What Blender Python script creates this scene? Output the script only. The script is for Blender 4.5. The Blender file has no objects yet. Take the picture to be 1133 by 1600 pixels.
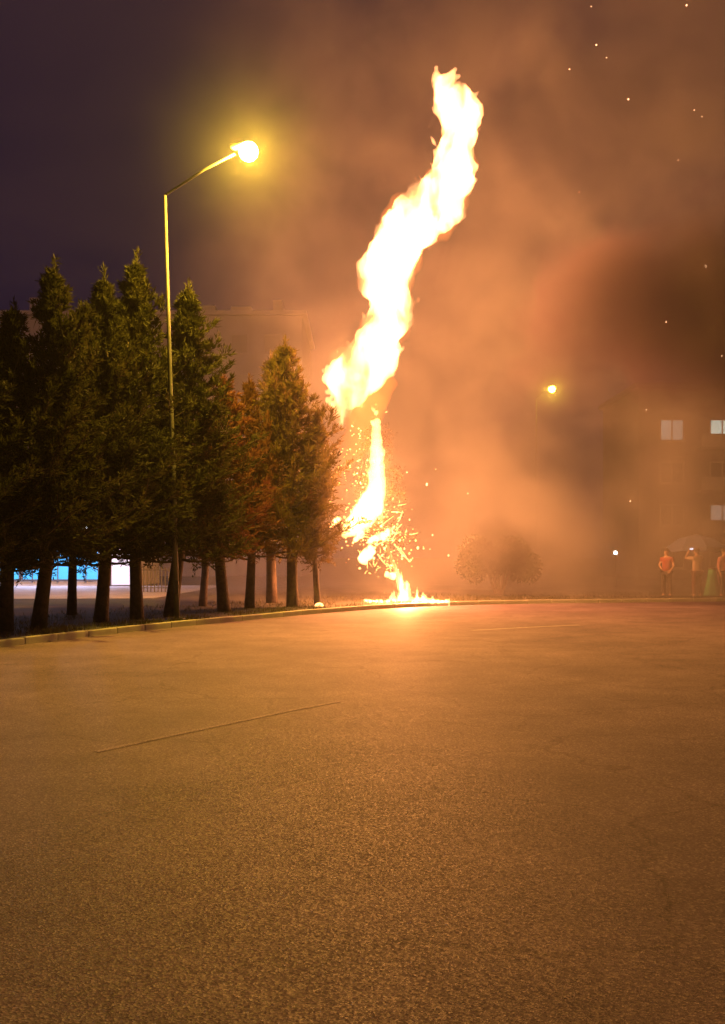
import bpy, bmesh, math, random
import numpy as np
from mathutils import Vector, Matrix, noise

R = math.radians
rnd = random.Random(7)
scene = bpy.context.scene
COL = scene.collection

# ------------------------------------------------------------------ camera
F, CX, HY, CAMZ = 1500.0, 566.5, 870.0, 1.6       # focal length, centre column, horizon row in photo pixels
cd = bpy.data.cameras.new('camera')
cd.sensor_fit = 'HORIZONTAL'; cd.sensor_width = 36.0
cd.lens = F / 1133.0 * 36.0
cd.shift_y = (HY - 800.0) / 1133.0
cd.clip_start = 0.1; cd.clip_end = 2000.0
cam = bpy.data.objects.new('camera', cd); COL.objects.link(cam)
cam.location = (0, 0, CAMZ); cam.rotation_euler = (R(90), 0, 0)
scene.camera = cam

def at(px, py, Y):
    return Vector(((px - CX) / F * Y, Y, CAMZ + (HY - py) / F * Y))
def ground(px, py, z=0.0):
    Y = (CAMZ - z) * F / (py - HY)
    return Vector(((px - CX) / F * Y, Y, z))

# ------------------------------------------------------------------ world (night sky, thin lit cloud)
w = bpy.data.worlds.new('World'); scene.world = w; w.use_nodes = True
nt = w.node_tree; nt.nodes.clear()
def N(t, kind, **kw):
    n = t.nodes.new(kind)
    for k, v in kw.items():
        if k.startswith('i_'): n.inputs[k[2:].replace('_', ' ')].default_value = v
        else: setattr(n, k, v)
    return n
out = N(nt, 'ShaderNodeOutputWorld')
sky = N(nt, 'ShaderNodeTexSky', sky_type='NISHITA', sun_disc=False, sun_elevation=R(-4.0), sun_rotation=R(200))
tint = N(nt, 'ShaderNodeMix', data_type='RGBA', blend_type='MULTIPLY'); tint.inputs[0].default_value = 1.0
tint.inputs[7].default_value = (1.0, 0.62, 0.85, 1)
nt.links.new(sky.outputs[0], tint.inputs[6])
bg1 = N(nt, 'ShaderNodeBackground'); bg1.inputs[1].default_value = 0.02
nt.links.new(tint.outputs[2], bg1.inputs[0])
tc = N(nt, 'ShaderNodeTexCoord')
sep = N(nt, 'ShaderNodeSeparateXYZ'); nt.links.new(tc.outputs['Generated'], sep.inputs[0])
zc = N(nt, 'ShaderNodeMath', operation='MAXIMUM'); zc.inputs[1].default_value = 0.0; nt.links.new(sep.outputs[2], zc.inputs[0])
za = N(nt, 'ShaderNodeMath', operation='ADD'); za.inputs[1].default_value = 0.12; nt.links.new(zc.outputs[0], za.inputs[0])
dv = N(nt, 'ShaderNodeVectorMath', operation='DIVIDE'); nt.links.new(tc.outputs['Generated'], dv.inputs[0])
cmb = N(nt, 'ShaderNodeCombineXYZ')
for k in range(3): nt.links.new(za.outputs[0], cmb.inputs[k])
nt.links.new(cmb.outputs[0], dv.inputs[1])
cn = N(nt, 'ShaderNodeTexNoise'); cn.inputs['Scale'].default_value = 1.3; cn.inputs['Detail'].default_value = 5
nt.links.new(dv.outputs[0], cn.inputs['Vector'])
cr = N(nt, 'ShaderNodeValToRGB')
cr.color_ramp.elements[0].position = 0.45; cr.color_ramp.elements[0].color = (0.006, 0.0036, 0.019, 1)
cr.color_ramp.elements[1].position = 0.75; cr.color_ramp.elements[1].color = (0.022, 0.011, 0.022, 1)
nt.links.new(cn.outputs[0], cr.inputs[0])
bg2 = N(nt, 'ShaderNodeBackground'); bg2.inputs[1].default_value = 1.0
nt.links.new(cr.outputs[0], bg2.inputs[0])
ads = N(nt, 'ShaderNodeAddShader')
nt.links.new(bg1.outputs[0], ads.inputs[0]); nt.links.new(bg2.outputs[0], ads.inputs[1])
nt.links.new(ads.outputs[0], out.inputs[0])

# ------------------------------------------------------------------ render / exposure
vs = scene.view_settings
vs.view_transform = 'Standard'; vs.look = 'None'; vs.exposure = 0.0; vs.gamma = 1.0; vs.use_curve_mapping = False
scene.render.engine = 'CYCLES'
cy = scene.cycles
cy.use_denoising = True; cy.use_adaptive_sampling = True; cy.adaptive_threshold = 0.02
cy.max_bounces = 6; cy.diffuse_bounces = 2; cy.glossy_bounces = 2; cy.transmission_bounces = 4
cy.volume_bounces = 0; cy.transparent_max_bounces = 8
cy.sample_clamp_indirect = 4.0
cy.volume_step_rate = 1.0; cy.volume_max_steps = 128

FIRE_POWER = 2700.0          # watts of each light in the big flame
LAMP_POWER = 11000.0
HAZE = 0.0004
SMOKE = 0.074

# ------------------------------------------------------------------ material helpers
def newmat(name):
    m = bpy.data.materials.new(name); m.use_nodes = True
    return m, m.node_tree, m.node_tree.nodes.get('Principled BSDF')
def plain(name, col, rough=0.7, metal=0.0, nscale=None, namt=0.25, bump=0.0, bscale=None, spec=0.5):
    m, t, b = newmat(name)
    b.inputs['Roughness'].default_value = rough; b.inputs['Metallic'].default_value = metal
    b.inputs['Specular IOR Level'].default_value = spec
    b.inputs['Base Color'].default_value = (*col, 1)
    if nscale:
        tcn = N(t, 'ShaderNodeTexCoord')
        no = N(t, 'ShaderNodeTexNoise'); no.inputs['Scale'].default_value = nscale; no.inputs['Detail'].default_value = 6
        t.links.new(tcn.outputs['Object'], no.inputs['Vector'])
        r = N(t, 'ShaderNodeValToRGB')
        r.color_ramp.elements[0].position = 0.3; r.color_ramp.elements[1].position = 0.7
        r.color_ramp.elements[0].color = (*[c * (1 - namt) for c in col], 1)
        r.color_ramp.elements[1].color = (*[min(1, c * (1 + namt)) for c in col], 1)
        t.links.new(no.outputs[0], r.inputs[0]); t.links.new(r.outputs[0], b.inputs['Base Color'])
        if bump:
            n2 = N(t, 'ShaderNodeTexNoise'); n2.inputs['Scale'].default_value = bscale or nscale * 6; n2.inputs['Detail'].default_value = 4
            t.links.new(tcn.outputs['Object'], n2.inputs['Vector'])
            bp = N(t, 'ShaderNodeBump'); bp.inputs['Strength'].default_value = bump; bp.inputs['Distance'].default_value = 0.02
            t.links.new(n2.outputs[0], bp.inputs['Height']); t.links.new(bp.outputs[0], b.inputs['Normal'])
    return m
def emitter(name, col, strength):
    m, t, b = newmat(name)
    b.inputs['Base Color'].default_value = (*[c * 0.3 for c in col], 1)
    b.inputs['Emission Color'].default_value = (*col, 1); b.inputs['Emission Strength'].default_value = strength
    return m
def flame_mat(name, col, strength):
    m = bpy.data.materials.new(name); m.use_nodes = True
    t = m.node_tree; t.nodes.clear()
    o = N(t, 'ShaderNodeOutputMaterial'); e = N(t, 'ShaderNodeEmission')
    e.inputs[0].default_value = (*col, 1); e.inputs[1].default_value = strength
    t.links.new(e.outputs[0], o.inputs['Volume'])
    return m

def flame_turb(name, col, strength, scale, step):
    m = flame_mat(name, col, strength); t = m.node_tree; e = next(n for n in t.nodes if n.type == 'EMISSION')
    tcn = N(t, 'ShaderNodeTexCoord'); mp = N(t, 'ShaderNodeMapping'); mp.inputs['Rotation'].default_value = (0, R(-22), 0); mp.inputs['Scale'].default_value = (1.0, 1.0, 0.42)
    no = N(t, 'ShaderNodeTexNoise'); no.inputs['Scale'].default_value = scale; no.inputs['Detail'].default_value = 4; no.inputs['Roughness'].default_value = .6; no.inputs['Distortion'].default_value = .6
    mr = N(t, 'ShaderNodeMapRange', interpolation_type='SMOOTHSTEP'); mr.inputs[1].default_value = .40; mr.inputs[2].default_value = .60; mr.inputs[3].default_value = strength * .05; mr.inputs[4].default_value = strength
    t.links.new(tcn.outputs['Object'], mp.inputs[0]); t.links.new(mp.outputs[0], no.inputs['Vector']); t.links.new(no.outputs[0], mr.inputs[0]); t.links.new(mr.outputs[0], e.inputs[1])
    m.cycles.volume_step_rate = step
    return m
def asphalt(name='asphalt', gain=1.0):
    m, t, b = newmat(name)
    tcn = N(t, 'ShaderNodeTexCoord')
    big = N(t, 'ShaderNodeTexNoise'); big.inputs['Scale'].default_value = 0.35; big.inputs['Detail'].default_value = 5
    t.links.new(tcn.outputs['Object'], big.inputs['Vector'])
    vo = N(t, 'ShaderNodeTexVoronoi'); vo.inputs['Scale'].default_value = 105.0
    t.links.new(tcn.outputs['Object'], vo.inputs['Vector'])
    hsv = N(t, 'ShaderNodeSeparateColor'); t.links.new(vo.outputs['Color'], hsv.inputs[0])
    r = N(t, 'ShaderNodeValToRGB')                                  # stone chips in dark binder
    r.color_ramp.elements[0].position = 0.0; r.color_ramp.elements[0].color = (0.093 * gain, 0.068 * gain, 0.10 * gain, 1)
    r.color_ramp.elements[1].position = 1.0; r.color_ramp.elements[1].color = (0.30 * gain, 0.235 * gain, 0.25 * gain, 1)
    e = r.color_ramp.elements.new(0.72); e.color = (0.155 * gain, 0.114 * gain, 0.16 * gain, 1)
    t.links.new(hsv.outputs[0], r.inputs[0])
    mx = N(t, 'ShaderNodeMix', data_type='RGBA', blend_type='MULTIPLY'); mx.inputs[0].default_value = 1.0
    r2 = N(t, 'ShaderNodeValToRGB'); r2.color_ramp.elements[0].position = 0.3; r2.color_ramp.elements[1].position = 0.72
    r2.color_ramp.elements[0].color = (0.72, 0.72, 0.74, 1); r2.color_ramp.elements[1].color = (1.15, 1.12, 1.08, 1)
    t.links.new(big.outputs[0], r2.inputs[0])
    t.links.new(r.outputs[0], mx.inputs[6]); t.links.new(r2.outputs[0], mx.inputs[7]); 
    cv = N(t, 'ShaderNodeTexVoronoi', feature='DISTANCE_TO_EDGE'); cv.inputs['Scale'].default_value = 0.42
    wn = N(t, 'ShaderNodeTexNoise'); wn.inputs['Scale'].default_value = 1.6; wn.inputs['Detail'].default_value = 6
    t.links.new(tcn.outputs['Object'], wn.inputs['Vector'])
    wv = N(t, 'ShaderNodeVectorMath', operation='MULTIPLY_ADD'); wv.inputs[1].default_value = (.8, .8, .8)
    t.links.new(wn.outputs['Color'], wv.inputs[0]); t.links.new(tcn.outputs['Object'], wv.inputs[2]); t.links.new(wv.outputs[0], cv.inputs['Vector'])
    ck = N(t, 'ShaderNodeMapRange'); ck.inputs[1].default_value = 0.0; ck.inputs[2].default_value = 0.009; ck.inputs[3].default_value = 0.62; ck.inputs[4].default_value = 1.0
    t.links.new(cv.outputs['Distance'], ck.inputs[0])
    st_ = N(t, 'ShaderNodeTexNoise'); st_.inputs['Scale'].default_value = 1.1; st_.inputs['Detail'].default_value = 7; st_.inputs['Roughness'].default_value = .65
    t.links.new(tcn.outputs['Object'], st_.inputs['Vector'])
    sr = N(t, 'ShaderNodeMapRange'); sr.inputs[1].default_value = .32; sr.inputs[2].default_value = .66; sr.inputs[3].default_value = .74; sr.inputs[4].default_value = 1.14
    t.links.new(st_.outputs[0], sr.inputs[0])
    ckm = N(t, 'ShaderNodeMath', operation='MULTIPLY'); t.links.new(ck.outputs[0], ckm.inputs[0]); t.links.new(sr.outputs[0], ckm.inputs[1])
    vm = N(t, 'ShaderNodeVectorMath', operation='SCALE'); t.links.new(mx.outputs[2], vm.inputs[0]); t.links.new(ckm.outputs[0], vm.inputs['Scale'])
    t.links.new(vm.outputs[0], b.inputs['Base Color'])
    rr = N(t, 'ShaderNodeMapRange'); rr.inputs[3].default_value = 0.62; rr.inputs[4].default_value = 0.95; b.inputs['Specular IOR Level'].default_value = 0.22
    t.links.new(hsv.outputs[1], rr.inputs[0]); t.links.new(rr.outputs[0], b.inputs['Roughness'])
    fine = N(t, 'ShaderNodeTexNoise'); fine.inputs['Scale'].default_value = 60; fine.inputs['Detail'].default_value = 3
    t.links.new(tcn.outputs['Object'], fine.inputs['Vector'])
    hs = N(t, 'ShaderNodeMath', operation='ADD'); t.links.new(vo.outputs['Distance'], hs.inputs[0]); t.links.new(fine.outputs[0], hs.inputs[1])
    bp = N(t, 'ShaderNodeBump'); bp.inputs['Strength'].default_value = 0.5; bp.inputs['Distance'].default_value = 0.003
    t.links.new(hs.outputs[0], bp.inputs['Height']); t.links.new(bp.outputs[0], b.inputs['Normal'])
    return m
M = {}
M['asphalt'] = asphalt()
M['soil'] = plain('verge_soil', (0.045, 0.04, 0.025), 0.95, nscale=1.5, namt=0.45, bump=0.6, bscale=12)
M['kerb'] = plain('kerb_concrete', (0.36, 0.34, 0.30), 0.85, nscale=3, namt=0.2, bump=0.3, bscale=40)
M['paving'] = plain('paving', (0.32, 0.31, 0.32), 0.8, nscale=0.7, namt=0.2, bump=0.2)
M['line'] = plain('worn_road_paint', (0.24, 0.21, 0.21), 0.8, nscale=7, namt=0.5)
M['seam'] = asphalt('asphalt_seam', 1.5)
M['bark'] = plain('bark', (0.07, 0.05, 0.038), 0.95, nscale=9, namt=0.35, bump=0.8, bscale=25)
M['char'] = plain('charred_bark', (0.025, 0.02, 0.018), 0.95, nscale=8, namt=0.3, bump=0.8, bscale=20)
M['galv'] = plain('galvanised_steel', (0.11, 0.108, 0.10), 0.6, 0.25, nscale=5, namt=0.12)
M['dark_metal'] = plain('dark_metal', (0.05, 0.05, 0.05), 0.5, 0.4)
def leaf_mat(name, col, var):
    m, t, b = newmat(name)
    oi = N(t, 'ShaderNodeTexCoord')
    no = N(t, 'ShaderNodeTexNoise'); no.inputs['Scale'].default_value = 1.6; no.inputs['Detail'].default_value = 5
    t.links.new(oi.outputs['Object'], no.inputs['Vector'])
    r = N(t, 'ShaderNodeValToRGB'); r.color_ramp.elements[0].position = 0.32; r.color_ramp.elements[1].position = 0.68
    r.color_ramp.elements[0].color = (*col, 1); r.color_ramp.elements[1].color = (*var, 1)
    t.links.new(no.outputs[0], r.inputs[0]); t.links.new(r.outputs[0], b.inputs['Base Color'])
    b.inputs['Roughness'].default_value = 0.8; b.inputs['Specular IOR Level'].default_value = 0.1
    tr = N(t, 'ShaderNodeBsdfTranslucent'); t.links.new(r.outputs[0], tr.inputs[0])
    mx = N(t, 'ShaderNodeMixShader'); mx.inputs[0].default_value = 0.3
    o = t.nodes['Material Output']
    t.links.new(b.outputs[0], mx.inputs[1]); t.links.new(tr.outputs[0], mx.inputs[2]); t.links.new(mx.outputs[0], o.inputs[0])
    return m
M['cypress'] = leaf_mat('cypress_foliage', (0.026, 0.028, 0.010), (0.052, 0.049, 0.017))
M['cypress_dry'] = leaf_mat('browned_foliage', (0.13, 0.052, 0.03), (0.14, 0.075, 0.035))
M['cypress_firelit'] = leaf_mat('firelit_foliage', (0.085, 0.060, 0.022), (0.15, 0.11, 0.035))  # lighter olive copy: warm light and haze near the fire put into the colour
M['shrub'] = leaf_mat('shrub_foliage', (0.025, 0.03, 0.015), (0.045, 0.055, 0.02))

# ------------------------------------------------------------------ object helpers
def link(o, parent=None):
    COL.objects.link(o)
    if parent is not None: o.parent = parent
    return o
def tag(o, label=None, cat=None, group=None, kind=None):
    if label: o['label'] = label
    if cat: o['category'] = cat
    if group: o['group'] = group
    if kind: o['kind'] = kind
    return o
def empty(name, loc=(0, 0, 0), rz=0.0):
    o = bpy.data.objects.new(name, None); o.location = loc; o.rotation_euler.z = rz; o.empty_display_size = 0.2
    return link(o)
def mesh_np(name, verts, faces_flat, k):
    """verts (n,3), faces (m,k) arrays -> mesh"""
    me = bpy.data.meshes.new(name)
    nf = len(faces_flat) // k
    me.vertices.add(len(verts)); me.vertices.foreach_set('co', np.asarray(verts, np.float32).ravel())
    me.loops.add(len(faces_flat)); me.loops.foreach_set('vertex_index', np.asarray(faces_flat, np.int32))
    me.polygons.add(nf)
    me.polygons.foreach_set('loop_start', np.arange(0, nf * k, k, dtype=np.int32))
    me.polygons.foreach_set('loop_total', np.full(nf, k, np.int32))
    me.update(calc_edges=True); me.validate()
    return me
def add(name, me, mat, parent=None, loc=None):
    o = bpy.data.objects.new(name, me)
    if mat and not me.materials: me.materials.append(mat)
    if loc is not None: o.location = loc
    return link(o, parent)
class MB:
    def __init__(s): s.bm = bmesh.new()
    def box(s, c, size, rz=0.0, bevel=0.0, rx=0.0, ry=0.0):
        r = bmesh.ops.create_cube(s.bm, size=1.0)
        mt = Matrix.Translation(c) @ Matrix.Rotation(rz, 4, 'Z') @ Matrix.Rotation(ry, 4, 'Y') @ Matrix.Rotation(rx, 4, 'X') @ Matrix.Diagonal((*size, 1))
        bmesh.ops.transform(s.bm, matrix=mt, verts=r['verts'])
        if bevel:
            es = {e for v in r['verts'] for e in v.link_edges}
            bmesh.ops.bevel(s.bm, geom=list(es), offset=bevel, segments=2, affect='EDGES', profile=0.6)
        return s
    def tube(s, pts, rad, n=8, cap=True):
        pts = [Vector(p) for p in pts]
        if not hasattr(rad, '__len__'): rad = [rad] * len(pts)
        rings = []; prev = None
        for i, p in enumerate(pts):
            d = (pts[min(i + 1, len(pts) - 1)] - pts[max(i - 1, 0)]).normalized()
            if prev is None: u = d.orthogonal().normalized()
            else: u = (prev - d * prev.dot(d)); u = u.normalized() if u.length > 1e-5 else d.orthogonal().normalized()
            prev = u; v = d.cross(u)
            rings.append([s.bm.verts.new(p + (u * math.cos(2 * math.pi * k / n) + v * math.sin(2 * math.pi * k / n)) * rad[i]) for k in range(n)])
        for a, b in zip(rings, rings[1:]):
            for k in range(n): s.bm.faces.new((a[k], a[(k + 1) % n], b[(k + 1) % n], b[k]))
        if cap:
            s.bm.faces.new(list(reversed(rings[0]))); s.bm.faces.new(rings[-1])
        return s
    def ball(s, c, r, sc=(1, 1, 1), sub=2):
        q = bmesh.ops.create_icosphere(s.bm, subdivisions=sub, radius=r)
        bmesh.ops.transform(s.bm, matrix=Matrix.Translation(c) @ Matrix.Diagonal((*sc, 1)), verts=q['verts'])
        return s
    def lathe(s, prof, c=(0, 0, 0), n=16):
        c = Vector(c); rings = []
        for r, z in prof:
            rings.append([s.bm.verts.new(c + Vector((r * math.cos(2 * math.pi * k / n), r * math.sin(2 * math.pi * k / n), z))) for k in range(n)])
        for a, b in zip(rings, rings[1:]):
            for k in range(n): s.bm.faces.new((a[k], a[(k + 1) % n], b[(k + 1) % n], b[k]))
        s.bm.faces.new(list(reversed(rings[0]))); s.bm.faces.new(rings[-1])
        return s
    def poly(s, pts):
        s.bm.faces.new([s.bm.verts.new(p) for p in pts]); return s
    def mesh(s, name, smooth=False):
        bmesh.ops.recalc_face_normals(s.bm, faces=s.bm.faces[:])
        me = bpy.data.meshes.new(name); s.bm.to_mesh(me); s.bm.free()
        if smooth:
            me.polygons.foreach_set('use_smooth', [True] * len(me.polygons))
        return me
    def build(s, name, mat, parent=None, smooth=False, loc=None):
        me = s.mesh(name, smooth)
        if all(abs(p.normal.z) > .99 for p in me.polygons) and me.polygons[0].normal.z < 0: me.flip_normals()   # flat sheets face up
        return add(name, me, mat, parent, loc)

# ------------------------------------------------------------------ setting: ground, road, kerb, verge
VZ = 0.13
g = MB().poly([(-700, -300, -0.02), (700, -300, -0.02), (700, 1200, -0.02), (-700, 1200, -0.02)]).build('ground', M['soil'])
tag(g, kind='structure')
kp = [Vector((-20, -16, 0)), Vector((-13.6, -2, 0)), Vector((-11.2, 5, 0)), Vector((-8.9, 11, 0))]
kp += [ground(x, y) for x, y in ((0, 1012), (150, 994), (300, 978), (500, 959), (640, 949), (800, 944), (1133, 940), (1600, 937))]
kp += [Vector((45, 37, 0)), Vector((70, 37.5, 0))]
def catmull(P, per=24):
    o = []
    for i in range(1, len(P) - 2):
        a, b, c, d = P[i - 1], P[i], P[i + 1], P[i + 2]
        for k in range(per):
            t = k / per
            o.append(0.5 * ((2 * b) + (c - a) * t + (2 * a - 5 * b + 4 * c - d) * t * t + (3 * b - a - 3 * c + d) * t ** 3))
    o.append(P[-2]); return o
KC = catmull(kp)
arc = [0.0]
for a, b in zip(KC, KC[1:]): arc.append(arc[-1] + (b - a).length)
def kerb_at(s):
    for i in range(len(arc) - 1):
        if arc[i + 1] >= s:
            t = (s - arc[i]) / (arc[i + 1] - arc[i]); return KC[i].lerp(KC[i + 1], t)
    return KC[-1].copy()
def knorm(i):
    d = (KC[min(i + 1, len(KC) - 1)] - KC[max(i - 1, 0)]).normalized()
    return Vector((-d.y, d.x, 0))                                   # away from the road
def along_row(px, off):
    """point where the sight line of column px meets the line that runs `off` metres behind the kerb"""
    best = None; s = (px - CX) / F
    for i in range(len(KC)):
        p = KC[i] + knorm(i) * off
        if p.y < 4: continue
        e = abs(p.x / p.y - s)
        if best is None or e < best[0]: best = (e, p)
    p = best[1].copy(); p.z = VZ; return p
# road: everything on the near side of the kerb
rb = MB(); far = Vector((40, -60, 0.004))
ring = [Vector((p.x, p.y, 0.004)) for p in KC]
vs_ = [rb.bm.verts.new(p) for p in ring]; fv = rb.bm.verts.new(far); f2 = rb.bm.verts.new((90, 20, 0.004)); f0 = rb.bm.verts.new((-60, -60, 0.004))
for a, b in zip(vs_, vs_[1:]): rb.bm.faces.new((a, b, fv))
rb.bm.faces.new((vs_[-1], f2, fv)); rb.bm.faces.new((f0, vs_[0], fv))
road = rb.build('road', M['asphalt']); tag(road, kind='structure')
vb = MB()
inn = [vb.bm.verts.new(Vector((p.x, p.y, VZ - 0.012)) + knorm(i) * 0.14) for i, p in enumerate(KC)]
outv = [vb.bm.verts.new(Vector((p.x, p.y, VZ - 0.012)) + knorm(i) * 150) for i, p in enumerate(KC)]
for i in range(len(KC) - 1): vb.bm.faces.new((inn[i], inn[i + 1], outv[i + 1], outv[i]))
verge = vb.build('verge', M['soil']); tag(verge, kind='structure')
kerb = empty('kerb'); tag(kerb, kind='structure')
st = MB().box((0, 0.075, 0.03), (0.885, 0.15, 0.20), bevel=0.018).mesh('kerb_stone')
st.materials.append(M['kerb'])
s0 = next(arc[i] for i in range(len(KC)) if KC[i].y > 10)
s = s0
while s < arc[-1] - 30:
    a, b = kerb_at(s), kerb_at(s + 0.9)
    o = bpy.data.objects.new('kerb_stone', st); link(o, kerb)
    c = (a + b) / 2; d = b - a
    o.location = (c.x, c.y, rnd.uniform(-0.006, 0.006)); o.rotation_euler = (rnd.uniform(-.015, .015), rnd.uniform(-.006, .006), math.atan2(d.y, d.x))
    s += 0.9
def strip(name, pts, wid, mat, z, parent):
    mb = MB(); L = []
    for i, p in enumerate(pts):
        d = (pts[min(i + 1, len(pts) - 1)] - pts[max(i - 1, 0)]).normalized(); n_ = Vector((-d.y, d.x, 0)) * wid / 2
        L.append((mb.bm.verts.new((p.x + n_.x, p.y + n_.y, z)), mb.bm.verts.new((p.x - n_.x, p.y - n_.y, z))))
    for a, b in zip(L, L[1:]): mb.bm.faces.new((a[0], a[1], b[1], b[0]))
    return mb.build(name, mat, parent)
strip('edge_line', [ground(738, 985.5), ground(800, 982), ground(860, 979), ground(905, 977)], 0.14, M['line'], 0.008, road)
strip('patch_seam', [ground(150, 1176), ground(260, 1152), ground(360, 1131), ground(450, 1112), ground(530, 1097)], 0.07, M['seam'], 0.008, road)

# ------------------------------------------------------------------ cypress trees
def kites(P, D, L, W, rs):
    """leaf kites: base points P, unit directions D, lengths L, widths W"""
    n = len(P)
    ref = rs.normal(size=(n, 3)); side = np.cross(D, ref); side /= (np.linalg.norm(side, axis=1, keepdims=True) + 1e-9)
    v = np.empty((n, 4, 3))
    v[:, 0] = P; v[:, 1] = P + D * (L * 0.45)[:, None] + side * (W / 2)[:, None]
    v[:, 2] = P + D * L[:, None]; v[:, 3] = P + D * (L * 0.45)[:, None] - side * (W / 2)[:, None]
    return v.reshape(-1, 3), np.arange(4 * n)
def unit(a): return a / (np.linalg.norm(a, axis=-1, keepdims=True) + 1e-9)
def cypress(seed, H, Rm, clear=1.35, leaders=1, nl=110, dens=1.0, trunk_r=0.15, up=0.75, prof=1.15):
    rs = np.random.RandomState(seed)
    tops = [np.array([0, 0, H])] + [np.array([rs.uniform(-.6, .6), rs.uniform(-.6, .6), H * rs.uniform(.80, .95)]) for _ in range(leaders - 1)]
    P, D, L, W = [], [], [], []
    trunk = MB(); limbs = MB()
    n = 12
    bend = rs.normal(size=(2,)) * 0.10
    def tp(h):
        q = h / H; return np.array([bend[0] * math.sin(q * 3), bend[1] * math.sin(q * 4), h])
    trunk.tube([tp(H * 0.97 * k / n) + (np.array([0, 0, -0.15]) if k == 0 else 0) for k in range(n + 1)],
               [trunk_r * (1.15 if k == 0 else 1) * (1 - k / n) ** 0.8 + 0.012 for k in range(n + 1)], 10)
    base_l = H * 0.5
    for tpt in tops[1:]:
        a = tp(base_l); trunk.tube([a, a * 0.5 + tpt * 0.5 + np.array([0, 0, -.3]), tpt], [trunk_r * 0.4, trunk_r * 0.25, 0.012], 6)
    for i in range(nl):
        t = (i + rs.rand()) / nl
        h = clear + (H - clear) * 0.95 * t ** 0.90
        tt = (h - clear) / (H - clear)
        az = i * 2.39996 + rs.uniform(-.4, .4)
        env = Rm * min(1.0, 0.72 + 1.3 * tt) * (1 - min(1, tt / .97) ** prof)
        base = tp(h)
        if leaders > 1 and tt > 0.5:
            tpt = tops[rs.randint(leaders)]; q = (h - base_l) / (H - base_l)
            if h > tpt[2] * 0.97: tpt = tops[0]
            base = tp(h) * (1 - q) + np.array([tpt[0], tpt[1], h]) * q
        r = env * rs.uniform(.5, 1.2) * (1 + .55 * noise.noise(Vector((math.cos(az) * 1.3 + seed * 5, math.sin(az) * 1.3, h * .9)))) + 0.03
        upf = up * (0.35 + 0.9 * tt) * rs.uniform(.6, 1.3)
        o = np.array([math.cos(az), math.sin(az), 0.0])
        pts = []
        for k in range(6):
            u = k / 5; pts.append(base + o * r * u + np.array([0, 0, r * upf * u ** 1.5 - 0.10 * r * (1 - tt) * math.sin(u * 3.0)]))
        limbs.tube(pts, [max(.006, (0.035 * (1 - tt) + 0.012) * (1 - .8 * k / 5)) for k in range(6)], 4, cap=False)
        pts = np.array(pts)
        nb = int((6 + 7 * r) * dens)
        for _ in range(nb):
            u = rs.uniform(.18, 1.0); x = u * 5; k0 = min(4, int(x)); p = pts[k0] + (pts[k0 + 1] - pts[k0]) * (x - k0)
            ax = unit(pts[k0 + 1] - pts[k0])
            d = unit(ax * 0.8 + rs.normal(size=3) * 0.62 + np.array([0, 0, 0.45 * (0.4 + tt)]))
            bl = rs.uniform(.22, .52) * (0.28 + 0.72 * (1 - tt))
            m = int(16 * dens) + 4
            us = rs.rand(m)
            q = p + d * (us * bl)[:, None] + rs.normal(size=(m, 3)) * 0.022
            dd = unit(d + rs.normal(size=(m, 3)) * 0.42 + np.array([0, 0, .12]))
            P.append(q); D.append(dd); L.append(rs.uniform(.07, .19, m)); W.append(rs.uniform(.016, .040, m))
    for tpt in tops:                                                # thin leader tips
        m = 520
        us = rs.rand(m) ** 0.8
        q = tpt + np.outer(us, [0, 0, -2.0]) + rs.normal(size=(m, 3)) * (0.010 + 0.135 * us)[:, None] + np.array([0, 0, .12])
        P.append(q); D.append(unit(rs.normal(size=(m, 3)) * .35 + np.array([0, 0, 1.0]))); L.append(rs.uniform(.08, .22, m)); W.append(rs.uniform(.015, .035, m))
    P = np.concatenate(P); D = np.concatenate(D); L = np.concatenate(L); W = np.concatenate(W)
    v, f = kites(P, D, L, W, rs)
    return trunk.mesh('trunk', True), limbs.mesh('limbs', True), mesh_np('crown', v, f, 4)
VAR = {}
def variant(key, **kw):
    a = cypress(**kw); VAR[key] = a
    a[0].materials.append(M['bark']); a[1].materials.append(M['bark']); a[2].materials.append(M['cypress'])
variant('tall', seed=1, H=8.4, Rm=1.9, leaders=6, nl=190, dens=1.15, trunk_r=0.145)
variant('spire', seed=2, H=8.2, Rm=1.75, leaders=2, nl=180, dens=1.15, trunk_r=0.14)
variant('broad', seed=3, H=7.2, Rm=1.9, leaders=3, nl=170, dens=1.1, trunk_r=0.145)
variant('slim', seed=4, H=6.4, Rm=1.05, leaders=2, nl=110, dens=1.0, trunk_r=0.11)
variant('sparse', seed=5, H=6.4, Rm=1.5, leaders=3, nl=120, dens=0.8, trunk_r=0.13, up=0.5)
dry_crown = VAR['sparse'][2].copy(); dry_crown.materials.clear(); dry_crown.materials.append(M['cypress_dry'])
FIRELIT = {}
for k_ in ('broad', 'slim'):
    FIRELIT[k_] = VAR[k_][2].copy(); FIRELIT[k_].materials.clear(); FIRELIT[k_].materials.append(M['cypress_firelit'])  # crowns nearest the fire, with its warm light in their foliage colour
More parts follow.
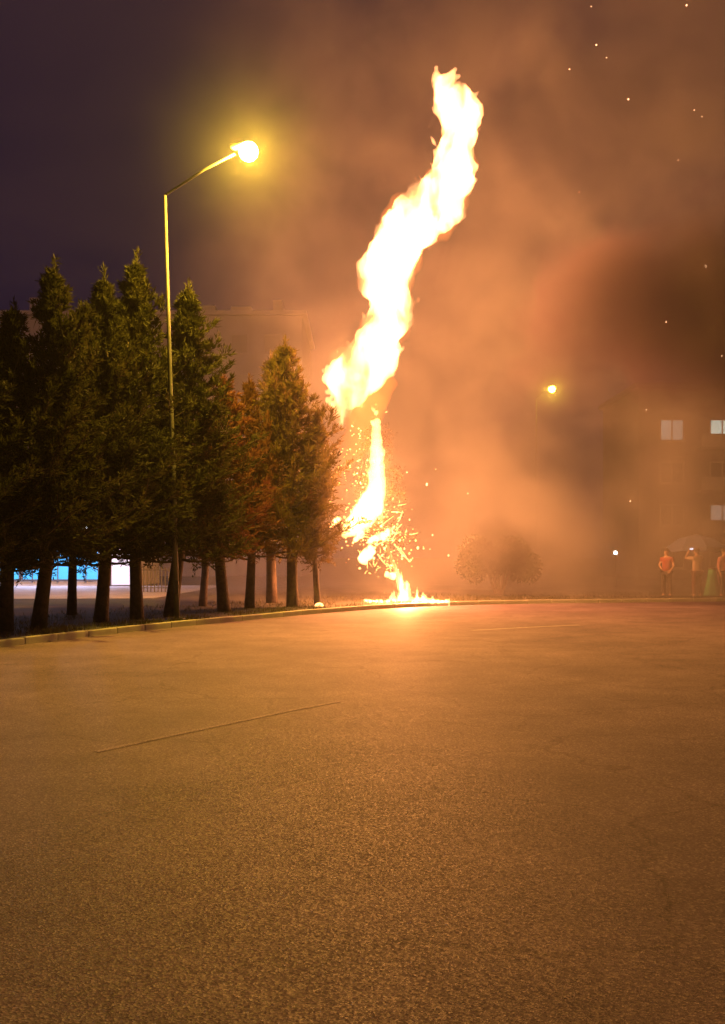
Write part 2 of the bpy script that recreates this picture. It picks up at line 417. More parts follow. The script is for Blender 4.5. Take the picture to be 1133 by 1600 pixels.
def put_tree(key, px, off, top_py, label, rz, sxy=1.0, top_px=None, dry=False, clear_note=None):
    p = along_row(px, off); me = VAR[key]
    H = {'tall': 8.4, 'spire': 8.2, 'broad': 7.2, 'slim': 6.4, 'sparse': 6.4}[key]
    want = CAMZ + (HY - top_py) / F * p.y - VZ
    sz = want / H
    root = empty('cypress_tree', p, rz); root.scale = (sxy, sxy, sz)
    if top_px is not None:                                          # slight natural lean
        lean = ((top_px - px) / F * p.y) / want; root.rotation_euler = (0, 0, 0); root.rotation_mode = 'QUATERNION'
        root.rotation_quaternion = Matrix.Rotation(math.atan(lean), 3, 'Y').to_quaternion() @ Matrix.Rotation(rz, 3, 'Z').to_quaternion()
    tag(root, label, 'tree', 'row of cypress trees behind the kerb')
    for nm, m_ in zip(('trunk', 'limbs', 'crown'), me):
        if dry and nm == 'crown': m_ = dry_crown
        if key in FIRELIT and px > 400 and nm == 'crown': m_ = FIRELIT[key]
        c_ = link(bpy.data.objects.new(nm, m_), root)
        if nm == 'limbs': c_['kind'] = 'stuff'
    return root
put_tree('broad', -58, 1.2, 520, 'cypress at the left photo edge with only its branch tips in view', 0.3)
put_tree('broad', 8, 1.5, 478, 'dark blunt-topped cypress nearest the left photo edge', 1.1, top_px=22)
put_tree('spire', 60, 1.3, 412, 'dark cypress with a single tall pointed spire, left end of the row', 2.0, top_px=86)
put_tree('slim', 110, 4.2, 500, 'low cypress on a thin trunk behind the row, before the blue shop window', 0.6)
put_tree('tall', 160, 1.6, 428, 'cypress with thick trunk standing just left of the white shop door', 4.0, top_px=166)
put_tree('tall', 213, 1.5, 402, 'tallest cypress with clustered twin tips left of the lamp post', 0.2, top_px=212)
put_tree('spire', 266, 1.5, 446, 'cypress directly behind the lamp post with its tip right of the post', 3.3, sxy=1.15, top_px=294)
put_tree('slim', 318, 4.0, 640, 'short thin-trunked cypress in the second row right of the lamp post', 5.1)
put_tree('sparse', 350, 1.7, 588, 'browned sparse cypress with reddish foliage right of the lamp post', 1.2, dry=True, sxy=1.2)
put_tree('sparse', 386, 2.2, 592, 'thin-trunked browned cypress between the reddish one and the last big cypress', 3.9, dry=True, sxy=1.0)
put_tree('broad', 457, 1.6, 535, 'broad olive cypress with thick trunk, nearest the burning tree', 2.7, sxy=1.15, top_px=445)
put_tree('slim', 424, 3.6, 560, 'olive cypress half hidden behind the last big cypress', 0.9, sxy=1.5)
put_tree('slim', 495, 1.1, 640, 'small slender cypress with a spark at its foot beside the fire', 2.2, sxy=0.8)

rsg = np.random.RandomState(44); gp = []
vis = [i for i in range(len(KC)) if KC[i].y > 12 and KC[i].x < 22]
while len(gp) < 9000:
    i = vis[rsg.randint(len(vis))]; off = .17 + rsg.rand() ** 2.2 * 5.0; p = KC[i].lerp(KC[min(i + 1, len(KC) - 1)], rsg.rand()) + knorm(i) * off
    if noise.noise(Vector((p.x * .9, p.y * .9, 3))) + rsg.rand() * .7 > .3: gp.append((p.x, p.y, VZ - .02))
gp = np.array(gp); gd = unit(rsg.normal(size=(len(gp), 3)) * .35 + np.array([0, 0, 1.0])); gl_ = rsg.uniform(.05, .17, len(gp))
gv, gf_ = kites(gp, gd, gl_, rsg.uniform(.008, .02, len(gp)), rsg)
M['grass'] = leaf_mat('dry_grass', (0.05, 0.055, 0.02), (0.11, 0.09, 0.035))
go = add('verge_grass', mesh_np('verge_grass', gv, gf_, 4), M['grass']); tag(go, 'short patchy grass on the verge behind the kerb', 'grass', kind='stuff')
# ------------------------------------------------------------------ street lamps
M['sodium'] = emitter('sodium_lens', (1.0, 0.86, 0.55), 60.0)
M['coolwhite'] = emitter('cool_lens', (0.9, 0.95, 1.0), 18.0)
def point(name, loc, watts, col, rad, parent=None):
    ld = bpy.data.lights.new(name, 'POINT'); ld.energy = watts; ld.color = col; ld.shadow_soft_size = rad
    o = bpy.data.objects.new(name, ld); o.location = loc; return link(o, parent)
def street_lamp(base, top, head, label, watts, col, rad=0.068, lr=0.215):
    """base, top, head: world points of the foot, the bend and the lamp head"""
    r = empty('street_lamp', base); tag(r, label, 'street lamp', 'street lamps')
    b, t, h = Vector((0, 0, 0)), Vector(top) - Vector(base), Vector(head) - Vector(base)
    MB().tube([b, b.lerp(t, 0.33) + Vector((0.01, 0, 0)), b.lerp(t, 0.66), t], [rad, rad * .85, rad * .68, rad * .5], 12).build('pole', M['galv'], r, True)
    d = (h - t)
    MB().tube([t, t + d * 0.5 + Vector((0, 0, 0.06)), t + d * 0.88], [rad * .48, rad * .42, rad * .38], 10).build('arm', M['galv'], r, True)
    MB().box((0, 0, 0.012), (0.36, 0.36, 0.024), bevel=0.004).build('base_plate', M['galv'], r)
    MB().box((0, -rad * 1.02, 0.75), (0.11, 0.02, 0.32), bevel=0.005).build('access_door', M['galv'], r)
    dh = Vector((d.x, d.y, 0)).normalized(); rz = math.atan2(dh.y, dh.x)
    hb = MB().box((-.08, 0, 0.07), (0.50, 0.22, 0.09), bevel=0.035).build('lamp_head', M['galv'], r, True); hb.location = h; hb.rotation_euler.z = rz
    lm_ = emitter('lamp_lens', col, watts / (4 * math.pi ** 2 * lr ** 2))
    lens = MB().ball((0, 0, 0), lr, (1, 1, 1), 2).build('lens', lm_, hb, True); lens.location = (0.10, 0, -0.08)
    return r
base = along_row(278, 0.6)
Yp = base.y
street_lamp(base, at(258, 305, Yp), at(382, 232, Yp - 0.6), 'tall street lamp with slanting arm glowing yellow above the cypress row', LAMP_POWER, (1.0, 0.575, 0.045))
Y2 = 60.0
b2 = at(838, 870, Y2); b2.z = VZ
t2 = at(838, 622, Y2)
street_lamp(b2, t2, at(860, 606, Y2), 'far yellow street lamp shining through the smoke right of the fire', 420, (1.0, 0.72, 0.04))
# ------------------------------------------------------------------ shop on the left, behind the trees
M['wall_pale'] = plain('pale_render', (0.50, 0.48, 0.46), 0.9, nscale=1.2, namt=0.12)
M['wall_grey'] = plain('grey_render', (0.20, 0.165, 0.165), 0.9, nscale=0.8, namt=0.15)
M['frame'] = plain('window_frame', (0.10, 0.10, 0.11), 0.5, 0.3)
M['cyan'] = emitter('cyan_lit_glass', (0.06, 0.42, 0.85), 1.3)
M['whitelit'] = emitter('white_lit_glass', (0.85, 0.72, 0.85), 1.1)
M['glass'] = plain('dark_glass', (0.02, 0.02, 0.025), 0.08)
fc = MB().poly([Vector((-26, 32.5, VZ)), Vector((-7.4, 34.0, VZ)), Vector((-7.0, 49.5, VZ)), Vector((-34, 49.5, VZ))]).build('forecourt', M['paving']); tag(fc, kind='structure')
YS = 48.0
def px2x(px, Y): return (px - CX) / F * Y
sh = empty('shop_building', (px2x(80, YS), YS, VZ)); tag(sh, 'low shop with blue-lit glass front behind the tree trunks', 'shop')
x0 = px2x(80, YS)
xl, xr = px2x(-140, YS) - x0, px2x(212, YS) - x0
MB().box(((xl + xr) / 2, 3.0, 2.0), (xr - xl, 5.4, 4.0), bevel=0.02).build('wall', M['wall_pale'], sh)
MB().box(((xl + xr) / 2, 2.9, 4.09), (xr - xl + 0.5, 6.0, 0.18), bevel=0.02).build('roof', M['wall_grey'], sh)
MB().box(((xl + xr) / 2, -0.35, 3.05), (xr - xl, 1.25, 0.16), bevel=0.02).build('awning', M['frame'], sh)
for a, b, mat in ((-130, -92, 'cyan'), (-88, -50, 'cyan'), (-46, -8, 'cyan'), (-4, 28, 'cyan'), (32, 64, 'cyan'), (68, 108, 'cyan'), (112, 152, 'cyan'), (171, 208, 'whitelit')):
    xa, xb = px2x(a, YS) - x0, px2x(b, YS) - x0
    door = mat == 'whitelit'
    fo = MB()
    zt = 2.5; zb = 0.02 if door else 0.30
    for q in (xa, xb): fo.box((q, 0.26, (zt + zb) / 2), (0.07, 0.12, zt - zb), bevel=0.006)
    fo.box(((xa + xb) / 2, 0.262, zt), (xb - xa + .06, 0.118, 0.08), bevel=0.006); fo.box(((xa + xb) / 2, 0.262, zb), (xb - xa + .06, 0.118, 0.08), bevel=0.006)
    if not door: fo.box(((xa + xb) / 2, 0.264, 1.25), (0.045, 0.11, zt - zb - .05), bevel=0.004)
    fr = fo.build('door' if door else 'window', M['frame'], sh)
    MB().box(((xa + xb) / 2, 0.275, (zt + zb) / 2), (xb - xa - .02, 0.03, zt - zb - .04)).build('pane', M[mat], fr)
for px in (20, 130):
    fx = MB().box((px2x(px, YS) - x0, -0.4, 2.93), (0.7, 0.18, 0.06), bevel=0.01).build('awning_lamp', M['coolwhite'], sh)
for px in (-40, 60, 150):
    point('awning_light', (px2x(px, YS) - x0, -1.0, 2.7), 520, (0.78, 0.72, 1.0), 0.15, sh)
# low railing between the trunks right of the shop door
rl = empty('railing', (px2x(240, 40), 40, VZ)); tag(rl, 'low pale picket railing between the trunks left of the lamp post', 'railing')
xa, xb = px2x(216, 40) - px2x(240, 40), px2x(272, 40) - px2x(240, 40)
for z in (0.18, 0.92): MB().tube([(xa, 0, z), (xb, 0, z)], 0.022, 6).build('rail', M['galv'], rl)
pk = MB().box((0, 0, 0.52), (0.045, 0.02, 1.04), bevel=0.004).mesh('picket'); pk.materials.append(M['galv'])
for k in range(10):
    o = link(bpy.data.objects.new('picket', pk), rl); o.location = (xa + (xb - xa) * (k + .5) / 10, 0.03, 0)

# ------------------------------------------------------------------ apartment block on the right, in the smoke
M['lit1'] = emitter('lit_window_pale', (0.75, 0.95, 0.80), 1.7)
M['lit2'] = emitter('lit_window_dim', (0.8, 0.85, 0.72), 0.6)
M['dim_glass'] = plain('haze_toned_glass', (0.21, 0.20, 0.36), 0.5)  # pane colour kept close to the wall: haze over the far block painted in
M['lit3'] = emitter('lit_window_faint', (0.9, 0.75, 0.6), 0.6)
YB = 63.0
ab = empty('apartment_block', (px2x(1120, YB), YB, VZ)); tag(ab, 'smoke-veiled apartment block with two pale lit windows, right of the fire', 'building', 'apartment blocks')
bx0 = px2x(1120, YB)
L_, R_ = px2x(1000, YB) - bx0, px2x(1420, YB) - bx0
HB = 12.6
MB().box(((L_ + R_) / 2, 5.0, HB / 2), (R_ - L_, 9.4, HB), bevel=0.02).build('wall', M['wall_grey'], ab)
MB().box(((L_ + R_) / 2, 4.9, HB + 0.16), (R_ - L_ + 0.6, 10.0, 0.32), bevel=0.03).build('roof', M['frame'], ab)
for fl in range(4):
    z0 = 0.75 + fl * 2.8
    for k, (pxa, pxb) in enumerate(((1034, 1070), (1112, 1150), (1190, 1228), (1268, 1306), (1346, 1384))):
        xa, xb = px2x(pxa, YB) - bx0, px2x(pxb, YB) - bx0
        za, zb_ = z0, z0 + 1.35
        lit = {(3, 0): 'lit2', (3, 1): 'lit1', (1, 1): 'lit3'}.get((fl, k)) or 'glass'
        fo = MB()
        for q in (xa, xb, (xa + xb) / 2): fo.box((q, 0.27, (za + zb_) / 2), (0.08, 0.10, zb_ - za), bevel=0.006)
        for q in (za, zb_): fo.box(((xa + xb) / 2, 0.272, q), (xb - xa + .07, 0.096, 0.08), bevel=0.006)
        fr = fo.build('window', M['wall_pale'], ab)
        MB().box(((xa + xb) / 2, 0.285, (za + zb_) / 2), (xb - xa - .02, 0.03, zb_ - za - .02)).build('pane', M[lit], fr)
        MB().box(((xa + xb) / 2, 0.20, za - 0.09), (xb - xa + .3, 0.22, 0.07), bevel=0.008).build('sill', M['wall_pale'], fr)
    if fl:
        xa, xb = px2x(1090, YB) - bx0, px2x(1240, YB) - bx0
        bal = MB().box(((xa + xb) / 2, -0.28, z0 - 0.62), (xb - xa, 1.1, 0.16), bevel=0.01).build('balcony', M['wall_grey'], ab)
        MB().box(((xa + xb) / 2, -0.79, z0 - 0.12), (xb - xa, 0.07, 0.84), bevel=0.01).build('parapet', M['wall_pale'], bal)

YD = 72.0
db = empty('apartment_block', (px2x(200, YD), YD, VZ)); tag(db, 'dim lilac apartment block rising behind the cypress row', 'building', 'apartment blocks')
M['wall_lilac'] = plain('lilac_render', (0.27, 0.26, 0.48), 0.9, nscale=0.5, namt=0.1)
dx0 = px2x(200, YD); L_, R_ = px2x(-120, YD) - dx0, px2x(472, YD) - dx0
HD = at(0, 492, YD).z - VZ
MB().box(((L_ + R_) / 2, 6.0, HD / 2), (R_ - L_, 11.4, HD), bevel=0.03).build('wall', M['wall_lilac'], db)
MB().box(((L_ + R_) / 2, 5.9, HD + .15), (R_ - L_ + .7, 12.2, .3), bevel=0.03).build('roof', M['wall_lilac'], db)
for px, wd_, ht in ((60, 2.6, 1.5), (318, 1.2, .9), (372, 1.6, .8), (430, .7, 1.3)):
    MB().box((px2x(px, YD) - dx0, 3.0, HD + .3 + ht / 2), (wd_, 2.4, ht), bevel=.03).build('roof_hut', M['wall_lilac'], db)
for fl in range(6):
    for k in range(11):
        pc = -95 + k * 52; zc_ = HD - 2.1 - fl * 3.0
        xa, xb = px2x(pc - 13, YD) - dx0, px2x(pc + 13, YD) - dx0
        if fl == 0 and k == 2: xa, xb = px2x(-14, YD) - dx0, px2x(7, YD) - dx0
        fo = MB()
        for q in (xa, xb): fo.box((q, .27, zc_), (.09, .12, 1.4), bevel=.006)
        for q in (zc_ - .7, zc_ + .7): fo.box(((xa + xb) / 2, .272, q), (xb - xa + .08, .116, .09), bevel=.006)
        fr = fo.build('window', M['wall_lilac'], db)
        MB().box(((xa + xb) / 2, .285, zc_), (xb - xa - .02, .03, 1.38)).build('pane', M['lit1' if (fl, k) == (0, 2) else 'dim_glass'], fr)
# ------------------------------------------------------------------ shrub and small globe lamp beyond the fire
def leafball(seed, blobs, n, lmin, lmax, wr):
    rs = np.random.RandomState(seed); P = []; D = []
    for c, rad, k in blobs:
        m = int(n * k); d = unit(rs.normal(size=(m, 3))); rr = rs.rand(m) ** 0.4
        P.append(np.array(c) + d * np.array(rad) * rr[:, None]); D.append(unit(d * .6 + rs.normal(size=(m, 3)) * .7))
    P = np.concatenate(P); D = np.concatenate(D); L = rs.uniform(lmin, lmax, len(P))
    v, f = kites(P, D, L, L * wr, rs); return mesh_np('crown', v, f, 4)
sb = empty('round_shrub', (px2x(779, 37.5), 37.5, VZ)); sb.scale = (.9,) * 3; tag(sb, 'dark rounded bush seen through smoke right of the fire', 'bush')
rs = np.random.RandomState(11)
blobs = [((rs.uniform(-1.2, 1.2), rs.uniform(-.8, .8), rs.uniform(.9, 2.0)), (rs.uniform(.4, .75),) * 3, 1) for _ in range(17)]
blobs = [((c[0], c[1], c[2] + 0.5 * (1 - abs(c[0]) / 1.2)), r_, k) for c, r_, k in blobs]
add('crown', leafball(12, blobs, 1000, .10, .20, .5), M['shrub'], sb)
tb = MB()
for k in range(5): tb.tube([(0.06 * k - .12, 0, -.05), (0.2 * k - .4, .1 * (k % 3 - 1), .8), (0.45 * k - .9, .3 * (k % 3 - 1), 1.6)], [.06, .045, .02], 6)
tb.build('stems', M['bark'], sb)
gl = empty('garden_lamp', (px2x(962, 47), 47, VZ)); tag(gl, 'small white globe lamp on a short post left of the onlookers', 'lamp')
MB().tube([(0, 0, 0), (0, 0, 1.55)], [.05, .035], 10).build('post', M['dark_metal'], gl)
MB().lathe([(.10, 0), (.10, .03), (.06, .06), (.055, .12)], n=12).build('foot', M['dark_metal'], gl)
M['globe'] = emitter('globe_light', (1.0, 0.95, 0.85), 25.0)
MB().ball((0, 0, 1.66), .10).build('globe', M['globe'], gl, True)

# ------------------------------------------------------------------ onlookers
M['skin'] = plain('skin', (0.30, 0.18, 0.13), 0.55)
def skinned(name, verts, edges, radii, mat, parent, root=0, sub=2):
    me = bpy.data.meshes.new(name); me.from_pydata([tuple(v) for v in verts], edges, [])
    o = add(name, me, mat, parent)
    md = o.modifiers.new('skin', 'SKIN'); md.use_smooth_shade = True
    sv = me.skin_vertices[0].data
    for i, r_ in enumerate(radii):
        sv[i].radius = r_ if hasattr(r_, '__len__') else (r_, r_); sv[i].use_root = (i == root)
    ss = o.modifiers.new('sub', 'SUBSURF'); ss.levels = sub; ss.render_levels = sub
    return o
def person(loc, rz, pose, label, shirt, trousers, hair, sleeves=0.55, scale=1.0):
    """pose: dict of joints for arms / legs in the figure's own frame (faces -Y)"""
    r = empty('person', loc, rz); r.scale = (scale,) * 3; tag(r, label, 'person', 'onlookers standing by the far kerb')
    V, E, Rd = [], [], []
    def v(p, rad, link_=None):
        V.append(Vector(p)); Rd.append(rad)
        if link_ is not None: E.append((link_, len(V) - 1))
        return len(V) - 1
    pel = v((0, 0, .95), (.15, .11)); wa = v((0, 0, 1.10), (.135, .10), pel); ch = v((0, .01, 1.30), (.165, .115), wa)
    nb = v((0, .01, 1.45), (.075, .07), ch); nk = v((0, -.005, 1.52), (.055, .055), nb)
    jaw = v((0, -.03, 1.585), (.062, .072), nk); hd = v((0, -.02, 1.66), (.078, .094), jaw); tpv = v((0, -.012, 1.725), (.058, .07), hd)
    nose = v((0, -.125, 1.635), (.012, .012), hd)
    for s_ in (-1, 1): v((s_ * .092, -.01, 1.645), (.012, .016), hd)
    joints = {}
    for s_, nm in ((-1, 'l'), (1, 'r')):
        sho = v((s_ * .185, .01, 1.41), .062, nb)
        el = v(pose['elbow_' + nm], .042, sho); wr = v(pose['wrist_' + nm], .029, el)
        a = (V[wr] - V[el]).normalized(); palm = v(V[wr] + a * .065, (.036, .022), wr)
        side = a.cross(Vector((0, 1, .2))).normalized(); cu = a.cross(side).normalized()
        for k, ln in enumerate((.055, .075, .082, .075, .060)):
            if k == 0:
                f1 = v(V[wr] + a * .035 + side * .05, .0095, palm); v(V[f1] + a * .035 + side * .012 + cu * .01, .0085, f1)
            else:
                b_ = v(V[palm] + a * .035 + side * (.034 - .021 * (k - 1)), .009, palm)
                f1 = v(V[b_] + a * ln * .5 + cu * .008, .0085, b_); v(V[f1] + a * ln * .45 + cu * .03, .0075, f1)
        hip = v((s_ * .095, 0, .88), .092, pel); kn = v(pose['knee_' + nm], .060, hip); an = v(pose['ankle_' + nm], .042, kn)
        ft = v(V[an] + Vector((0, -.10, -.045)), (.04, .03), an); v(V[an] + Vector((0, -.19, -.058)), (.036, .022), ft); v(V[an] + Vector((0, .05, -.05)), (.036, .03), an)
        joints[nm] = (V[sho].copy(), V[el].copy(), V[wr].copy(), V[hip].copy(), V[kn].copy(), V[an].copy())
    skinned('body', V, E, Rd, M['skin'], r)
    # shirt
    V2 = [Vector((0, 0, .90)), Vector((0, 0, 1.10)), Vector((0, .01, 1.30)), Vector((0, .01, 1.44))]; E2 = [(0, 1), (1, 2), (2, 3)]; R2 = [(.185, .145), (.17, .135), (.195, .145), (.11, .10)]
    for nm in 'lr':
        sh_, el, wr = joints[nm][:3]; i = len(V2)
        V2 += [sh_, sh_.lerp(el, sleeves) if sleeves <= 1 else el]; R2 += [.088, .066]; E2 += [(3, i), (i, i + 1)]
        if sleeves > 1: V2.append(el.lerp(wr, sleeves - 1)); R2.append(.046); E2.append((i + 1, i + 2))
    skinned('shirt', V2, E2, R2, shirt, r)
    V3 = [Vector((0, 0, .96))]; E3 = []; R3 = [(.165, .13)]
    for nm in 'lr':
        hp, kn, an = joints[nm][3:]; i = len(V3)
        V3 += [hp, kn, an + Vector((0, 0, .02))]; R3 += [.112, .082, .066]; E3 += [(0, i), (i, i + 1), (i + 1, i + 2)]
    skinned('trousers', V3, E3, R3, trousers, r)
    for nm in 'lr':
        an = joints[nm][5]
        MB().box((0, 0, 0), (.10, .27, .075), bevel=.03).build('shoe', M['dark_metal'], r, True, loc=(an.x, an.y - .075, .042))
    hb = MB().ball((0, .008, 1.69), .108, (.90, 1.02, .95), 3)
    cut = [vv for vv in hb.bm.verts if vv.co.z < 1.66 and vv.co.y < .0]
    bmesh.ops.delete(hb.bm, geom=cut, context='VERTS')
    hb.build('hair', hair, r, True)
    return r
LEGS = dict(knee_l=(-.11, -.02, .50), ankle_l=(-.12, .01, .085), knee_r=(.11, -.02, .50), ankle_r=(.13, .0, .085))
RELAX = dict(elbow_l=(-.25, .03, 1.14), wrist_l=(-.25, -.05, .90), elbow_r=(.25, .03, 1.14), wrist_r=(.24, -.07, .90))
M['red'] = plain('red_cloth', (0.20, 0.045, 0.04), 0.9, nscale=6, namt=.2)
M['cream'] = plain('pale_cloth', (0.32, 0.25, 0.21), 0.9, nscale=6, namt=.15)
M['pinkc'] = plain('dusty_pink_cloth', (0.30, 0.13, 0.14), 0.9, nscale=6, namt=.15)
M['darkc'] = plain('dark_cloth', (0.025, 0.02, 0.022), 0.9)
M['maroon'] = plain('maroon_cloth', (0.08, 0.035, 0.035), 0.9)
M['hair'] = plain('dark_hair', (0.02, 0.015, 0.012), 0.7)
def feet(px, Y): return Vector((px2x(px, Y), Y, VZ - 0.004))
person(feet(1042, 34.9), R(-40), dict(LEGS, **dict(RELAX, elbow_l=(-.27, -.02, 1.15), wrist_l=(-.13, -.20, 1.06), elbow_r=(.27, .0, 1.14), wrist_r=(.20, -.16, .97))),
       'onlooker in a red shirt and dark trousers, hands low in front', M['red'], M['darkc'], M['hair'])
person(feet(1089, 34.7), R(200), dict(LEGS, elbow_l=(-.34, -.20, 1.40), wrist_l=(-.13, -.30, 1.62), elbow_r=(.34, -.20, 1.40), wrist_r=(.12, -.30, 1.63)),
       'onlooker in a pale shirt raising both arms to hold up a phone', M['cream'], M['maroon'], M['hair'], sleeves=0.8, scale=1.01)
person(feet(1131, 34.8), R(30), dict(LEGS, **RELAX), 'onlooker in a dusty pink top cut off by the right photo edge', M['pinkc'], M['darkc'], M['hair'], sleeves=1.6)
ph = empty('phone', feet(1089, 34.7) + Vector((0, 0, 1.76)), R(200)); tag(ph, 'small bright phone held above the head of the onlooker in pale shirt', 'phone')
MB().box((0, -.30, 0), (.16, .010, .08), bevel=.006).build('case', M['dark_metal'], ph)
M['screen'] = emitter('phone_screen', (.8, .85, 1.0), 2.0)
MB().box((0, -.293, 0), (.145, .006, .068)).build('screen', M['screen'], ph)
# parasol behind them and green-covered stand
M['blue'] = plain('blue_canvas', (0.05, 0.075, 0.17), 0.85, nscale=3, namt=.2)
M['green'] = plain('green_canvas', (0.06, 0.30, 0.16), 0.8, nscale=4, namt=.2)
um = empty('parasol', (px2x(1088, 36.6), 36.6, VZ)); tag(um, 'blue-grey canvas parasol standing behind the onlookers', 'parasol')
MB().tube([(0, 0, .05), (0, 0, 2.35)], .022, 10).build('pole', M['galv'], um)
MB().lathe([(.26, 0), (.26, .05), (.05, .09), (.04, .25)], n=20).build('base', M['dark_metal'], um)
cb = MB(); ap = cb.bm.verts.new((0, 0, 2.34)); rg = []; mg = []
for k in range(16):
    a = 2 * math.pi * k / 16; sag = .0 if k % 2 == 0 else -.05
    rad = 1.12 if k % 2 == 0 else 1.06
    mg.append(cb.bm.verts.new((.6 * rad * math.cos(a), .6 * rad * math.sin(a), 2.16 + sag * .5))); rg.append(cb.bm.verts.new((rad * math.cos(a), rad * math.sin(a), 1.86 + sag)))
lo = [cb.bm.verts.new(v_.co + Vector((0, 0, -.16))) for v_ in rg]
for k in range(16):
    j = (k + 1) % 16
    cb.bm.faces.new((ap, mg[k], mg[j])); cb.bm.faces.new((mg[k], rg[k], rg[j], mg[j])); cb.bm.faces.new((rg[k], lo[k], lo[j], rg[j]))
co = cb.build('canopy', M['blue'], um); sd = co.modifiers.new('thick', 'SOLIDIFY'); sd.thickness = .012
for k in range(8):
    a = 2 * math.pi * k / 8; MB().tube([(0, 0, 2.28), (1.08 * math.cos(a), 1.08 * math.sin(a), 1.83)], .008, 5).build('rib', M['galv'], um)
gs = empty('covered_stand', (px2x(1113, 35.7), 35.7, VZ)); tag(gs, 'small stand draped in green cloth between two onlookers', 'stand')
gb = MB()
rows = []
for j, (z, hw) in enumerate(((0.02, .30), (.35, .24), (.75, .17), (1.0, .14))):
    rows.append([gb.bm.verts.new((hw * math.cos(2 * math.pi * k / 24) * (1 + .10 * math.sin(k * 2.1) * (1 - z)), hw * math.sin(2 * math.pi * k / 24) * (1 + .10 * math.cos(k * 1.7) * (1 - z)), z)) for k in range(24)])
for a, b in zip(rows, rows[1:]):
    for k in range(24): gb.bm.faces.new((a[k], a[(k + 1) % 24], b[(k + 1) % 24], b[k]))
gb.bm.faces.new(rows[-1])
gb.build('cloth', M['green'], gs, True)
MB().lathe([(.15, 1.0), (.16, 1.02), (.16, 1.05), (.14, 1.06)], n=20).build('top', M['galv'], gs)

# ------------------------------------------------------------------ the fire
FY = 31.3
FB = Vector((px2x(632, FY), FY, VZ))
M['flame'] = flame_turb('flame_core', (1.0, 0.42, 0.15), 13.0, 1.15, 0.16)
M['flame_thin'] = flame_mat('flame_thin', (1.0, 0.42, 0.14), 13.0)
M['flame_fringe'] = flame_mat('flame_fringe', (1.0, 0.26, 0.05), 0.55)
M['flame_hot'] = flame_mat('flame_hot', (1.0, 0.46, 0.16), 34.0)
M['flame_dull'] = flame_mat('flame_dull', (1.0, 0.20, 0.02), 1.1)
_b = bmesh.new(); bmesh.ops.create_icosphere(_b, subdivisions=2, radius=1.0)
ICO_V = np.array([tuple(q.co) for q in _b.verts]); ICO_F = np.array([[q.index for q in f_.verts] for f_ in _b.faces]); _b.free()
def blob_mesh(name, balls, voxel, amp, freq, seed, upstretch=0.5, smooth=2):
    """overlapping balls fused by voxel remesh, then torn by turbulence into a flame surface"""
    C_ = np.array([tuple(b[0]) for b in balls]); S_ = np.array([[b[1] * q for q in b[2]] for b in balls])
    vv = (ICO_V[None] * S_[:, None, :] + C_[:, None, :]).reshape(-1, 3)
    ff = (ICO_F[None] + (np.arange(len(balls)) * len(ICO_V))[:, None, None]).ravel()
    me = mesh_np(name, vv, ff, 3); o = bpy.data.objects.new(name, me); COL.objects.link(o)
    md = o.modifiers.new('r', 'REMESH'); md.mode = 'VOXEL'; md.voxel_size = voxel
    if smooth:
        sm = o.modifiers.new('s', 'SMOOTH'); sm.iterations = smooth; sm.factor = 0.5
    dg = bpy.context.evaluated_depsgraph_get(); ev = o.evaluated_get(dg)
    m2 = bpy.data.meshes.new_from_object(ev)
    bpy.data.objects.remove(o)
    off = Vector((seed * 7.1, seed * 3.3, seed * 1.7))
    nv = len(m2.vertices); co = np.empty(nv * 3, np.float32); m2.vertices.foreach_get('co', co); co = co.reshape(-1, 3)
    no = np.empty(nv * 3, np.float32); m2.vertices.foreach_get('normal', no); no = no.reshape(-1, 3)
    res = co.copy()
    for i in range(nv):
        p = Vector(co[i]); q = Vector((p.x, p.y, p.z * upstretch)) * freq + off
        a = noise.noise(q) * 1.0 + noise.noise(q * 2.3) * 0.55 + noise.noise(q * 5.1) * 0.38 + noise.noise(q * 10.3) * 0.16
        n_ = no[i]
        lick = max(0.0, noise.noise(q * 1.7 + Vector((9, 2, 4)))) * amp * 0.9
        res[i] = co[i] + n_ * (a * amp) + np.array([0.35 * lick, 0, lick]) * (0.5 + 0.5 * max(0, n_[2]))
    m2.vertices.foreach_set('co', res.ravel()); m2.update()
    m2.materials.clear()
    o = bpy.data.objects.new(name, m2); COL.objects.link(o)         # a second fusing leaves one clean closed surface
    md = o.modifiers.new('r', 'REMESH'); md.mode = 'VOXEL'; md.voxel_size = voxel * 0.85
    m3 = bpy.data.meshes.new_from_object(o.evaluated_get(bpy.context.evaluated_depsgraph_get()))
    bpy.data.objects.remove(o); bpy.data.meshes.remove(m2)
    m3.name = name
    return m3
def outline_balls(rows, Y, depth=0.75, grow=1.0, jit=0.12, seed=0, dy=0.0):
    rs_ = random.Random(seed); balls = []
    pts = []
    for (y0, l0, r0), (y1, l1, r1) in zip(rows, rows[1:]):
        n_ = max(1, int(abs(y1 - y0) / 8))
        for k in range(n_):
            t = k / n_; pts.append((y0 + (y1 - y0) * t, l0 + (l1 - l0) * t, r0 + (r1 - r0) * t))
    pts.append(rows[-1])
    for y, l, r_ in pts:
        wpx = (r_ - l); rad = min(wpx / 2, 26) / F * Y * 0.90; n_ = max(1, int(round(wpx / 34)))
        for k in range(n_):
            c = (l + r_) / 2 if n_ == 1 else l + min(wpx / 2, 26) + (wpx - 2 * min(wpx / 2, 26)) * k / (n_ - 1)
            p = at(c, y, Y); p.y += dy + rs_.uniform(-1, 1) * wpx / F * Y * 0.5 * depth * (0.6 if n_ > 1 else 0.25)
            p.x += rs_.uniform(-jit, jit) * rad; p.z += rs_.uniform(-jit, jit) * rad
            balls.append((p, max(.05, rad * grow), (1, 1, 1)))
    return balls
